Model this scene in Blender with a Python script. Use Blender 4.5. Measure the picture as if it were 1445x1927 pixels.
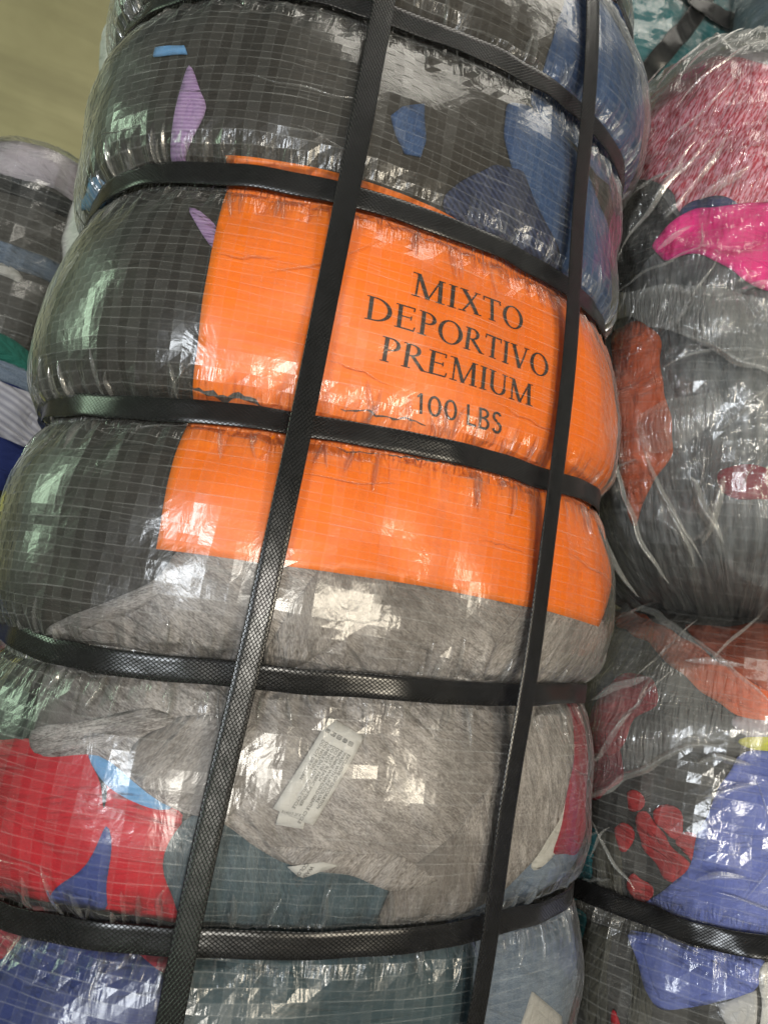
import bpy, math, random
import numpy as np
from mathutils import Matrix, Vector
from mathutils.bvhtree import BVHTree
from mathutils.geometry import delaunay_2d_cdt

for o in list(bpy.data.objects): bpy.data.objects.remove(o, do_unlink=True)
SC = bpy.context.scene
COL = SC.collection

# ------------------------------------------------------------------ camera
def unit(v): return v/np.linalg.norm(v)
CAM_C = np.array((-0.181, -0.372, -0.074))
CAM_F = unit(np.array((0.391, 0.908, 0.153)))
CAM_R = np.array((0.897, -0.413, 0.156)); CAM_R = unit(CAM_R-CAM_F*CAM_R.dot(CAM_F))
CAM_U = np.cross(CAM_R, CAM_F)
FPX, PW, PH = 1447.0, 1445.0, 1927.0
cam = bpy.data.cameras.new('camera'); cam_o = bpy.data.objects.new('camera', cam); COL.objects.link(cam_o)
cam.sensor_fit = 'HORIZONTAL'; cam.sensor_width = 36.0; cam.lens = 36.0*FPX/PW
cam.clip_start = 0.01; cam.clip_end = 60
M = Matrix.Identity(4)
for i in range(3):
    M[i][0] = CAM_R[i]; M[i][1] = CAM_U[i]; M[i][2] = -CAM_F[i]; M[i][3] = CAM_C[i]
cam_o.matrix_world = M
SC.camera = cam_o
cam.dof.use_dof = True; cam.dof.focus_distance = 0.44; cam.dof.aperture_fstop = 22.0
def ray(x, y):
    return unit(CAM_F+CAM_R*((x-PW/2)/FPX)-CAM_U*((y-PH/2)/FPX))

# ------------------------------------------------------------------ light: a store room lit by a doorway behind the viewer and roof lights
W = bpy.data.worlds.new('World'); SC.world = W; W.use_nodes = True
bg = W.node_tree.nodes['Background']
bg.inputs[0].default_value = (0.62, 0.66, 0.58, 1); bg.inputs[1].default_value = 0.20
def lamp(name, loc, aim, sx, sy, power, color):
    l = bpy.data.lights.new(name, 'AREA'); l.shape = 'RECTANGLE'; l.size = sx; l.size_y = sy
    l.energy = power; l.color = color
    o = bpy.data.objects.new(name, l); COL.objects.link(o); o.location = loc
    o.rotation_euler = (Vector(aim)-Vector(loc)).to_track_quat('-Z', 'Y').to_euler()
    return o
lamp('doorway_light', (0.80, -2.55, -0.12), (0.0, 0, -0.05), 0.70, 0.46, 33, (1.0, 0.89, 0.70))
lamp('shutter_light', (-0.50, -2.7, -0.22), (0.0, 0, -0.1), 0.42, 0.45, 30, (1.0, 0.95, 0.85))
lamp('window_light', (-1.6, -1.75, -0.16), (0.05, 0, -0.02), 0.45, 0.5, 27, (0.90, 0.95, 1.0))
lamp('side_window_light', (-2.3, 0.55, 0.55), (-0.15, 0.05, 0.0), 0.4, 1.0, 15, (0.72, 1.0, 0.70))
lamp('ceiling_light', (0.55, -0.8, 2.4), (0.2, 0.1, 0.0), 1.6, 1.2, 34, (1.0, 0.95, 0.84))
SC.view_settings.view_transform = 'Standard'; SC.view_settings.look = 'None'
SC.view_settings.exposure = 0.0; SC.view_settings.gamma = 1.0; SC.view_settings.use_curve_mapping = False
SC.render.engine = 'CYCLES'
SC.cycles.max_bounces = 6; SC.cycles.transparent_max_bounces = 16
SC.cycles.diffuse_bounces = 2; SC.cycles.glossy_bounces = 2
SC.cycles.sample_clamp_indirect = 6.0
SC.cycles.use_denoising = True
SC.cycles.use_adaptive_sampling = True; SC.cycles.adaptive_threshold = 0.02
random.seed(4)
RNG = np.random.default_rng(7)

# ------------------------------------------------------------------ node helpers
class NT:
    def __init__(s, name):
        s.m = bpy.data.materials.new(name); s.m.use_nodes = True
        s.t = s.m.node_tree; s.t.nodes.clear()
        s.out = s.t.nodes.new('ShaderNodeOutputMaterial')
    def n(s, typ, ins=None, **kw):
        nd = s.t.nodes.new(typ)
        for k, v in kw.items(): setattr(nd, k, v)
        for k, v in (ins or {}).items(): s.put(nd.inputs[k], v)
        return nd
    def put(s, sock, v):
        if hasattr(v, 'outputs'): v = v.outputs[0]
        if isinstance(v, bpy.types.NodeSocket): s.t.links.new(v, sock)
        else:
            if sock.type == 'RGBA' and len(v) == 3: v = (*v, 1)
            sock.default_value = v
    def math(s, op, a, b=0.0, c=0.0, clamp=False):
        nd = s.n('ShaderNodeMath', operation=op, use_clamp=clamp)
        s.put(nd.inputs[0], a); s.put(nd.inputs[1], b); s.put(nd.inputs[2], c)
        return nd.outputs[0]
    def mix(s, f, a, b, blend='MIX'):
        nd = s.n('ShaderNodeMix', data_type='RGBA', blend_type=blend)
        s.put(nd.inputs[0], f); s.put(nd.inputs[6], a); s.put(nd.inputs[7], b)
        return nd.outputs[2]
    def uv(s, name='UVMap'):
        return s.n('ShaderNodeUVMap', uv_map=name).outputs[0]
    def mapping(s, vec, scale=(1, 1, 1), rot=0.0, loc=(0, 0, 0)):
        return s.n('ShaderNodeMapping', {'Vector': vec, 'Scale': scale, 'Rotation': (0, 0, rot), 'Location': loc}).outputs[0]
    def noise(s, vec, scale, detail=3, rough=.55, dist=0.0):
        return s.n('ShaderNodeTexNoise', {'Vector': vec, 'Scale': scale, 'Detail': detail, 'Roughness': rough, 'Distortion': dist}).outputs[0]
    def ramp(s, f, lo, hi):
        return s.n('ShaderNodeMapRange', {'Value': f, 'From Min': lo, 'From Max': hi}).outputs[0]
    def bump(s, h, strength, dist, normal=None):
        b = s.n('ShaderNodeBump', {'Height': h, 'Strength': strength, 'Distance': dist})
        if normal is not None: s.put(b.inputs['Normal'], normal)
        return b.outputs[0]
    def done(s, sh):
        s.put(s.out.inputs[0], sh); return s.m

def c3(r, g, b):
    """8-bit picture colour to linear"""
    f = lambda x: (x/255/12.92) if x/255 <= .04045 else ((x/255+.055)/1.055)**2.4
    return (f(r), f(g), f(b))

def fabric(name, col, kind='plain', col2=None, rot=0.0, rough=.9, period=.0035, fold=.8):
    t = NT(name); uv = t.uv()
    base = t.mapping(uv, rot=rot)
    col2 = col2 or tuple(min(1, x*1.5+.004) for x in col)
    fine = t.noise(base, 900, 2, .6)
    big = t.noise(base, 14, 3, .5, .6)
    fold_h = t.noise(t.mapping(base, (11, 30, 1)), 1.0, 3, .5, 1.6)
    fold_h = t.math('ABSOLUTE', t.math('SUBTRACT', fold_h, .5))
    edge = t.n('ShaderNodeAttribute', attribute_name='edge').outputs['Fac']
    seam = t.math('MINIMUM', t.math('MULTIPLY', t.math('ABSOLUTE', t.math('SUBTRACT', edge, .0062)), 900.0), 1.0)
    if kind == 'heather':
        st = t.noise(t.mapping(base, (520, 1650, 1)), 1.0, 2, .7, .1)
        warp = t.noise(t.mapping(base, (60, 260, 1)), 1.0, 2, .6, .6)
        f = t.ramp(t.math('ADD', t.math('MULTIPLY', st, .62), t.math('MULTIPLY', warp, .38)), .40, .60)
    elif kind == 'marl':
        st = t.noise(t.mapping(base, (130, 620, 1)), 1.0, 3, .62, .3)
        f = t.ramp(st, .44, .56)
    elif kind == 'rib':
        sep = t.n('ShaderNodeSeparateXYZ', {0: base})
        w = t.math('SINE', t.math('MULTIPLY', sep.outputs[1], 2*math.pi/period))
        rib = t.math('MULTIPLY_ADD', w, .5, .5)
        f = t.math('MULTIPLY', rib, .9)
    elif kind == 'denim':
        st = t.noise(t.mapping(base, (1400, 260, 1)), 1.0, 2, .6)
        f = t.ramp(st, .35, .68)
    else:
        f = t.math('MULTIPLY', fine, .8)
    c = t.mix(f, col, col2)
    c = t.mix(t.ramp(big, .3, .75), c, tuple(x*.74 for x in col))if kind != 'marl' else c
    nb = t.bump(fold_h, fold, .016)
    nb = t.bump(seam, .5, .0007, nb)
    nb = t.bump(t.noise(t.mapping(base, (60, 34, 1)), 1.0, 3, .6, 2.0), .3*fold, .002, nb)
    nb = t.bump(f, .12 if kind in ('heather', 'marl') else .35, .0007, nb)
    p = t.n('ShaderNodeBsdfPrincipled', {'Base Color': c, 'Roughness': rough, 'Normal': nb, 'Specular IOR Level': .25})
    return t.done(p)

def film_material(name, haze=.022, line=.15, gloss=1.0, rough=.14, tint=(.97, .972, .965), cell=True, wrinkle=1.0, broad=.35):
    t = NT(name); uv = t.uv()
    hz = t.n('ShaderNodeAttribute', attribute_name='haze').outputs['Fac']
    pin = t.n('ShaderNodeAttribute', attribute_name='pinch').outputs['Fac']
    par = t.n('ShaderNodeAttribute', attribute_name='over').outputs['Fac']
    # scratches in the sheet
    streak = t.noise(t.mapping(uv, (30, 620, 1), .03), 1.0, 1, .6, .4)
    h = t.math('MULTIPLY_ADD', hz, haze*1.5, haze*.2)
    h = t.math('MULTIPLY_ADD', t.ramp(streak, .64, .74), .05, h)
    h = t.math('MULTIPLY_ADD', pin, .035, h)
    if cell:
        cu = t.n('ShaderNodeSeparateXYZ', {0: t.uv('cell')})
        ex = t.math('ABSOLUTE', t.math('SUBTRACT', cu.outputs[0], .5))
        ey = t.math('ABSOLUTE', t.math('SUBTRACT', cu.outputs[1], .5))
        ln = t.math('MAXIMUM', t.ramp(ey, .42, .5), t.math('MULTIPLY', t.ramp(ex, .44, .5), .6))
        ln = t.math('MULTIPLY', ln, t.math('MULTIPLY_ADD', t.ramp(streak, .42, .66), .6, .4))
        h = t.math('MULTIPLY_ADD', ln, line, h)
    h = t.math('MINIMUM', h, .8)
    # relief: pleats next to the straps, crumples
    pl = t.noise(t.mapping(uv, (330, 60, 1)), 1.0, 1, .6, 1.2)
    cr = t.noise(t.mapping(uv, (85, 55, 1)), 1.0, 3, .6, 1.2)
    hh = t.math('MULTIPLY', pl, t.math('MULTIPLY', pin, 2.4*wrinkle))
    hh = t.math('MULTIPLY_ADD', cr, .16*wrinkle, hh)
    nb = t.bump(hh, .9, .0022)
    tr = t.n('ShaderNodeBsdfTransparent', {'Color': tint})
    df = t.n('ShaderNodeBsdfDiffuse', {'Color': (.62, .63, .60), 'Normal': nb})
    m1 = t.n('ShaderNodeMixShader', {0: h, 1: tr, 2: df})
    fr = t.n('ShaderNodeFresnel', {'IOR': 1.45, 'Normal': nb})
    fr = t.math('MULTIPLY', fr, t.math('MULTIPLY_ADD', par, .30*gloss, 1.15*gloss), clamp=True)
    fr = t.math('MINIMUM', fr, .8)
    rg = t.math('MULTIPLY_ADD', par, .08, rough)
    gl = t.n('ShaderNodeBsdfGlossy', {'Color': (1, 1, 1), 'Roughness': rg, 'Normal': nb})
    g2 = t.n('ShaderNodeBsdfGlossy', {'Color': (1, 1, 1), 'Roughness': .42, 'Normal': nb})
    gl = t.n('ShaderNodeMixShader', {0: broad, 1: gl, 2: g2})
    return t.done(t.n('ShaderNodeMixShader', {0: fr, 1: m1, 2: gl}))

def strap_material():
    t = NT('black embossed strapping'); s = t.n('ShaderNodeSeparateXYZ', {0: t.uv()})
    a = t.math('MULTIPLY', s.outputs[0], 1/.0027); b = t.math('MULTIPLY', s.outputs[1], 1/.0019)
    w1 = t.math('ABSOLUTE', t.math('SINE', t.math('MULTIPLY', t.math('ADD', a, b), math.pi)))
    w2 = t.math('ABSOLUTE', t.math('SINE', t.math('MULTIPLY', t.math('SUBTRACT', a, b), math.pi)))
    dia = t.math('MINIMUM', w1, w2)
    dia = t.ramp(dia, .06, .40)
    low = t.noise(t.mapping(t.uv(), (40, 90, 1)), 1.0, 2, .5)
    nb = t.bump(dia, 1.0, .00048)
    nb = t.bump(low, .25, .002, nb)
    col = t.mix(t.ramp(t.noise(t.uv(), 160, 3, .6), .4, .8), (.006, .006, .0062), (.013, .013, .014))
    p = t.n('ShaderNodeBsdfPrincipled', {'Base Color': col, 'Roughness': t.math('MULTIPLY_ADD', low, .10, .19), 'Normal': nb, 'Specular IOR Level': .55})
    return t.done(p)

# ------------------------------------------------------------------ object helpers
def link(o, parent=None):
    COL.objects.link(o)
    if parent is not None: o.parent = parent
    return o
def thing(name, label, cat, loc, group=None):
    o = link(bpy.data.objects.new(name, None)); o.empty_display_size = .02
    o.location = loc; o['label'] = label; o['category'] = cat
    if group: o['group'] = group
    return o
def mesh_obj(name, co, faces, mat, parent=None, uv=None, smooth=True, label=None, kind=None, fattr=None, vattr=None, uv2=None):
    """co world positions, faces an (n,3) or (n,4) array; uv per vertex"""
    co = np.asarray(co, float)
    if parent is not None: co = co-np.array(parent_loc(parent))
    me = bpy.data.meshes.new(name)
    faces = np.asarray(faces, np.int32); k = faces.shape[1]
    me.vertices.add(len(co)); me.vertices.foreach_set('co', co.astype(np.float32).ravel())
    me.loops.add(faces.size); me.loops.foreach_set('vertex_index', faces.ravel())
    me.polygons.add(len(faces)); me.polygons.foreach_set('loop_start', np.arange(0, faces.size, k, dtype=np.int32))
    me.update(calc_edges=True)
    me.polygons.foreach_set('use_smooth', np.full(len(faces), smooth))
    for nm, arr in (('UVMap', uv), ('cell', uv2)):
        if arr is not None:
            l = me.uv_layers.new(name=nm); l.data.foreach_set('uv', np.asarray(arr, np.float32)[faces.ravel()].ravel())
    for nm, arr in (fattr or {}).items():
        at = me.attributes.new(nm, 'FLOAT', 'FACE'); at.data.foreach_set('value', np.asarray(arr, np.float32))
    for nm, arr in (vattr or {}).items():
        at = me.attributes.new(nm, 'FLOAT', 'POINT'); at.data.foreach_set('value', np.asarray(arr, np.float32))
    me.materials.append(mat); me.validate()
    o = link(bpy.data.objects.new(name, me), parent)
    if label: o['label'] = label
    if kind: o['kind'] = kind
    return o
def parent_loc(p):
    l = np.zeros(3)
    while p is not None:
        l = l+np.array(p.location); p = p.parent
    return l
def grid_faces(nu, nv, wrap=False):
    i = np.arange(nv-1)[:, None]; j = np.arange(nu if wrap else nu-1)[None, :]
    a = i*nu+j; b = i*nu+(j+1) % nu
    return np.stack([a, b, b+nu, a+nu], -1).reshape(-1, 4)
def hash01(*a):
    x = np.zeros(np.broadcast(*a).shape)
    for k, q in enumerate(a): x = x+np.asarray(q, float)*(12.9898, 78.233, 37.719, 53.1)[k]
    x = np.sin(x)*43758.5453
    return x-np.floor(x)


class Bale:
    """a rounded, strap-pinched bale; u = metres round it (0 at front middle), v = metres up its axis"""
    def __init__(s,a,b,n,h0,h1,straps,m=7.0,pinch=(.005,.008),loc=(0,0,0),yaw=0,tilt=(0,0),lump=.003,seed=0,secscale=None,slopes=((-1,1),(0,0)),sag=.8):
        s.a,s.b,s.n,s.h0,s.h1,s.m=a,b,n,h0,h1,m
        s.straps=sorted(straps); s.pinch=pinch; s.lump=lump; s.seed=seed
        s.secscale=secscale; s.slopes=slopes; s.sag=sag
        th=np.linspace(0,2*math.pi,2001)-math.pi/2-math.pi   # start at back, run via left? set below
        th=-math.pi/2-math.pi+np.linspace(0,2*math.pi,2001)
        x,y=s._sec(th); L=np.r_[0,np.cumsum(np.hypot(np.diff(x),np.diff(y)))]
        s.per=L[-1]; s._th=th; s._L=L-L[1000]
        cz,sz=math.cos(yaw),math.sin(yaw)
        Rz=np.array([[cz,-sz,0],[sz,cz,0],[0,0,1]])
        tx,ty=tilt
        Rx=np.array([[1,0,0],[0,math.cos(tx),-math.sin(tx)],[0,math.sin(tx),math.cos(tx)]])
        Ry=np.array([[math.cos(ty),0,math.sin(ty)],[0,1,0],[-math.sin(ty),0,math.cos(ty)]])
        s.R=Ry@Rx@Rz; s.loc=np.array(loc,float)
    def _sec(s,th):
        c,q=np.cos(th),np.sin(th)
        return np.sign(c)*np.abs(c)**(2/s.n)*s.a, np.sign(q)*np.abs(q)**(2/s.n)*s.b
    def slope(s,v):
        return np.interp(v,s.slopes[0],s.slopes[1])
    def near(s,v):
        v=np.asarray(v,float); d=np.full(v.shape,9.)
        for h in s.straps: d=np.minimum(d,np.abs(v-h))
        return d
    def prof(s,v,u=0.0):
        """0 at a strap, 1 at the middle of a swelling"""
        v=np.asarray(v,float)-s.slope(v)*np.clip(u,-.17,.17)
        if not s.straps: return np.ones_like(v)
        k=[s.h0-.02]+list(s.straps)+[s.h1+.02]
        out=np.ones_like(v)
        for i,(p,q) in enumerate(zip(k[:-1],k[1:])):
            g=.0075; t=np.clip((v-p-g)/(q-p-2*g),0,1)
            if i==0: t=.5+t*.5
            if i==len(k)-2: t=t*.5
            w=1-np.abs(2*t**s.sag-1)**3.0
            out=np.where((v>=p)&(v<=q),w,out)
        return out
    def _base(s,u,v,pin=1.0):
        u=np.asarray(u,float); v=np.asarray(v,float)
        u=(u+s.per/2)%s.per-s.per/2
        th=np.interp(u,s._L,s._th)
        zc,hh=(s.h0+s.h1)/2,(s.h1-s.h0)/2
        t=np.clip(np.abs(v-zc)/hh,0,1)
        cap=np.maximum(1-t**s.m,0)**(1/2.5)
        x,y=s._sec(th)
        x=x*cap; y=y*cap
        if s.secscale is not None:
            x=x+np.where(x>0,np.interp(v,s.secscale[0],s.secscale[1]),np.interp(v,s.secscale[0],s.secscale[2]))*(x/s.a)
        nx,ny=np.cos(th)/s.a,np.sin(th)/s.b
        l=np.hypot(nx,ny); nx/=l; ny/=l
        corner=np.abs(np.cos(th))**.8
        dep=(s.pinch[0]+s.pinch[1]*corner)*(1-s.prof(v,u))*pin
        sd=s.seed
        lump=s.lump*(np.sin(u*23+sd)*np.sin(v*31+2*sd)+.6*np.sin(u*47+v*29+sd*3)+.4*np.sin(v*71-u*17+sd)+.30*np.sin(u*96+v*63+sd)*np.sin(v*83-u*38+2*sd)+.22*np.sin(u*141-v*52+sd)*np.sin(v*137+u*44))
        r=(lump-dep)*cap
        return np.stack([x+nx*r,y+ny*r,v+0*u],-1)
    def P(s,u,v,d=0.0,pin=1.0):
        e=.0015
        u=np.asarray(u,float)+0*np.asarray(v,float); v=np.asarray(v,float)+0*u
        vc=np.clip(v,s.h0+2*e,s.h1-2*e)
        p=s._base(u,v,pin)
        du=s._base(u+e,vc,pin)-s._base(u-e,vc,pin); dv=s._base(u,vc+e,pin)-s._base(u,vc-e,pin)
        n=np.cross(du,dv); n/= (np.linalg.norm(n,axis=-1,keepdims=True)+1e-12)
        p=p+n*np.asarray(d)[...,None]
        return p@s.R.T+s.loc
    def N(s,u,v,pin=1.0):
        return s.P(u,v,.001,pin)*1000-s.P(u,v,0.,pin)*1000
    # ---- picking, skins
    def bvh(s):
        if not hasattr(s, '_bvh'):
            s._nu, s._nv = 300, 330
            s._us = np.linspace(-s.per/2, s.per/2, s._nu); s._vs = np.linspace(s.h0+.001, s.h1-.001, s._nv)
            co = s.P(s._us[None, :], s._vs[:, None], .002).reshape(-1, 3)
            s._co = co; q = grid_faces(s._nu, s._nv)
            s._tri = np.concatenate([q[:, [0, 1, 2]], q[:, [0, 2, 3]]])
            s._bvh = BVHTree.FromPolygons([tuple(c) for c in co], [tuple(int(i) for i in f) for f in s._tri])
        return s._bvh
    def _uvof(s, p, idx):
        f = s._tri[idx]; a, b, c = s._co[f]
        v0, v1, v2 = b-a, c-a, p-a
        d00, d01, d11, d20, d21 = v0@v0, v0@v1, v1@v1, v2@v0, v2@v1
        den = d00*d11-d01*d01
        w1 = (d11*d20-d01*d21)/den; w2 = (d00*d21-d01*d20)/den
        uu = s._us[f % s._nu]; vv = s._vs[f//s._nu]
        return np.array([uu[0]+w1*(uu[1]-uu[0])+w2*(uu[2]-uu[0]), vv[0]+w1*(vv[1]-vv[0])+w2*(vv[2]-vv[0])])
    def pick(s, x, y, du=0.0, dv=0.0):
        """surface coordinates seen at a point of the photograph (nearest point of the bale where the sight line just misses it)"""
        t = s.bvh(); r = Vector(ray(x, y)); hit = t.ray_cast(Vector(CAM_C), r)
        if hit[0] is None:
            best = None
            for k in np.linspace(.2, 1.6, 240):
                p = Vector(CAM_C)+r*float(k); q = t.find_nearest(p)
                if q[0] is not None and (best is None or q[3] < best[3]): best = q
            hit = best
        return s._uvof(np.array(hit[0]), hit[2])+np.array([du, dv])
    def poly(s, pts):
        return np.array([s.pick(*p) for p in pts])

def densify(pl, step, closed=True):
    out = []; n = len(pl)
    for i in range(n if closed else n-1):
        a, b = pl[i], pl[(i+1) % n]; k = max(1, int(np.linalg.norm(b-a)/step))
        for j in range(k): out.append(a+(b-a)*j/k)
    if not closed: out.append(pl[-1])
    return np.array(out)
def soften(pl, it=2):
    for _ in range(it): pl = .5*pl+.25*(np.roll(pl, 1, 0)+np.roll(pl, -1, 0))
    return pl
def inside(pts, pl):
    x, y = pts[:, 0], pts[:, 1]; r = np.zeros(len(pts), bool); n = len(pl); j = n-1
    for i in range(n):
        xi, yi = pl[i]; xj, yj = pl[j]
        c = ((yi > y) != (yj > y)) & (x < (xj-xi)*(y-yi)/(yj-yi+1e-15)+xi)
        r ^= c; j = i
    return r
def patch(bale, name, uvpoly, mat, parent, d=.001, skirt=.0012, step=.004, soft=2, wob=.0, label=None, kind=None, raise_fn=None, sharp=False, fold=0.0):
    """a piece of cloth or sheet lying on the bale: outline in surface coordinates"""
    pl = densify(np.asarray(uvpoly, float), step)
    if not sharp: pl = soften(pl, soft)
    if wob:
        k = np.arange(len(pl)); sd = RNG.random()*9
        pl = pl+wob*np.stack([np.sin(k*.9+sd)+.6*np.sin(k*.37+2*sd), np.cos(k*.7+sd)+.6*np.sin(k*.29+sd)], -1)
    lo, hi = pl.min(0), pl.max(0)
    gx, gy = np.meshgrid(np.arange(lo[0], hi[0], step), np.arange(lo[1], hi[1], step))
    g = np.stack([gx.ravel(), gy.ravel()], -1)+(RNG.random((gx.size, 2))-.5)*step*.3
    g = g[inside(g, pl)]
    if len(g):
        dm = np.min(np.linalg.norm(g[:, None, :]-pl[None, :, :], axis=-1), 1) if len(g)*len(pl) < 6e6 else np.full(len(g), 1.)
        g = g[dm > step*.5]
    n = len(pl)
    vs = [Vector(p) for p in pl]+[Vector(p) for p in g]
    r = delaunay_2d_cdt(vs, [(i, (i+1) % n) for i in range(n)], [list(range(n))], 1, 1e-6)
    v2 = np.array([tuple(v) for v in r[0]]); tri = np.array([f for f in r[2] if len(f) == 3])
    a, b, c = v2[tri[:, 0]], v2[tri[:, 1]], v2[tri[:, 2]]
    flip = ((b-a)[:, 0]*(c-a)[:, 1]-(b-a)[:, 1]*(c-a)[:, 0]) < 0
    tri[flip] = tri[flip][:, ::-1]
    dd = np.full(len(v2), d)
    if fold: dd = dd+fold*(np.sin(v2[:, 0]*120+v2[:, 1]*60)+np.sin(v2[:, 1]*170-v2[:, 0]*40))*.5
    if raise_fn is not None: dd = dd+raise_fn(v2)
    co = bale.P(v2[:, 0], v2[:, 1], dd)
    uv = v2
    if skirt:
        # thickness: turn the border down
        e = {}
        for f in tri:
            for k in range(3):
                p, q = int(f[k]), int(f[(k+1) % 3]); e[(p, q)] = 1
        bd = [(p, q) for (p, q) in e if (q, p) not in e]
        ids = sorted({p for pq in bd for p in pq}); mp = {p: len(v2)+i for i, p in enumerate(ids)}
        co = np.concatenate([co, bale.P(v2[ids, 0], v2[ids, 1], dd[ids]-skirt)]); uv = np.concatenate([v2, v2[ids]])
        sk = [(q, p, mp[p]) for p, q in bd]+[(q, mp[p], mp[q]) for p, q in bd]
        tri = np.concatenate([tri, np.array(sk)])
    ed = np.concatenate([np.min(np.linalg.norm(uv[i:i+400, None, :]-pl[None, :, :], axis=-1), 1) for i in range(0, len(uv), 400)])
    va = {'haze': np.full(len(co), .5), 'pinch': np.full(len(co), .3), 'edge': ed}
    return mesh_obj(name, co, tri, mat, parent, uv=uv, label=label, kind=kind, vattr=va)

def core(bale, name, mat, parent, d=-.001, nu=260, nv=260, label=None):
    us = np.linspace(-bale.per/2, bale.per/2, nu, endpoint=False); vs = np.linspace(bale.h0, bale.h1, nv)
    co = bale.P(us[None, :], vs[:, None], d).reshape(-1, 3)
    uv = np.stack(np.broadcast_arrays(us[None, :], vs[:, None]), -1).reshape(-1, 2)
    return mesh_obj(name, co, grid_faces(nu, nv, True), mat, parent, uv=uv, label=label)

def weave(bale, mat, parent, cell=.0053, d=.0052, tilt=.017, label=None, umin=None, umax=None, vmin=None, vmax=None, pleat=.0012):
    """the wrapping sheet woven from flat plastic tapes: one small facet where each tape lies on top"""
    umin = -bale.per*.38 if umin is None else umin; umax = bale.per*.38 if umax is None else umax
    vmin = bale.h0+.004 if vmin is None else vmin; vmax = bale.h1-.004 if vmax is None else vmax
    nu = int((umax-umin)/cell); nv = int((vmax-vmin)/(cell*.92))
    du = (umax-umin)/nu; dv = (vmax-vmin)/nv
    J, I = np.meshgrid(np.arange(nu), np.arange(nv))
    # weft lines drift a little
    def gu(i, j): return umin+du*j+.0009*np.sin(i*.13+j*.02)+.0005*np.sin(i*.41+2*j)
    def gv(i, j): return vmin+dv*i+.0016*np.sin(j*.05+i*.03)+.0006*np.sin(j*.33+i*1.7)
    def disp(i, j):
        v = gv(i, j); u = gu(i, j)
        nr = bale.near(v-bale.slope(v)*np.clip(u, -.17, .17))
        return pleat*np.exp(-((nr-.013)/.008)**2)*(nr>.0085)*(np.sin(j*2.4+np.sin(j*.7)*2)+.5*np.sin(j*5.1))
    par = ((I+J) % 2).astype(float)
    tu = tilt*(1.3*(hash01(J, J*0+3)-.5)+.8*(hash01(I, J, I*0+5)-.5))*2
    tv = tilt*(.45*(hash01(I, I*0+8)-.5)+1.0*(hash01(I+31, J)-.5))*2
    co = []
    for (a, b) in ((0, 0), (0, 1), (1, 1), (1, 0)):     # (di, dj)
        u = gu(I+a, J+b); v = gv(I+a, J+b)
        off = d-.0014*(bale.near(gv(I+a,J+b)-bale.slope(gv(I+a,J+b))*np.clip(gu(I+a,J+b),-.17,.17))<.0095)+disp(I+a, J+b)+.00018*(par-.5)+tu*du*(b-.5)+tv*dv*(a-.5)
        co.append(bale.P(u, v, off))
    co = np.stack(co, 2).reshape(-1, 3)
    uvs = np.stack([np.stack([gu(I+a, J+b), gv(I+a, J+b)], -1) for a, b in ((0, 0), (0, 1), (1, 1), (1, 0))], 2).reshape(-1, 2)
    cel = np.tile(np.array([(0, 0), (1, 0), (1, 1), (0, 1)], float), (nu*nv, 1))
    vv = gv(I+.5, J+.5); uu = gu(I+.5, J+.5)
    nr = bale.near(vv-bale.slope(vv)*np.clip(uu, -.17, .17))
    pin = np.exp(-(nr/.013)**2)
    col = hash01(J, J*0+11)
    hz = .12*par*(.3+.7*hash01(I//9, J))+.50*(col > .5)*(.6+.4*hash01(I//26, J))+.10*hash01(I, J, J*0+2)
    return mesh_obj('woven_film', co, np.arange(len(co)).reshape(-1, 4), mat, parent, uv=uvs, uv2=cel, smooth=False,
                    label=label, fattr={'haze': hz.ravel(), 'pinch': pin.ravel(), 'over': (.18*par+.6*(col > .5)).ravel()})

def ridged(u, v, sd):
    r = 0
    for k, (fu, fv, am) in enumerate(((38, 21, 1.), (71, -47, .6), (24, 90, .5), (130, 60, .35), (-90, 150, .25))):
        w = np.sin(u*fu+v*fv+sd*(k+1)+1.5*np.sin(v*33+u*19+k+sd)+.8*np.sin(u*61-v*44+2*k))
        r = r+am*(1-np.abs(w))**3
    return r
def loose_film(bale, mat, parent, d=.008, amp=.005, nu=360, nv=330, sd=1.0, label=None, umin=None, umax=None, vmin=None, vmax=None):
    umin = -bale.per/2 if umin is None else umin; umax = bale.per/2 if umax is None else umax
    vmin = bale.h0+.002 if vmin is None else vmin; vmax = bale.h1-.002 if vmax is None else vmax
    us = np.linspace(umin, umax, nu); vs = np.linspace(vmin, vmax, nv)
    U, V = np.meshgrid(us, vs)
    co = bale.P(U, V, d+amp*ridged(U, V, sd)).reshape(-1, 3)
    uv = np.stack([U, V], -1).reshape(-1, 2)
    n = len(uv)
    return mesh_obj('loose_film', co, grid_faces(nu, nv), mat, parent, uv=uv, label=label,
                    vattr={'haze': hash01(np.floor(uv[:, 0]*30), np.floor(uv[:, 1]*40))*.5, 'pinch': np.full(n, .25)})

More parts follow.
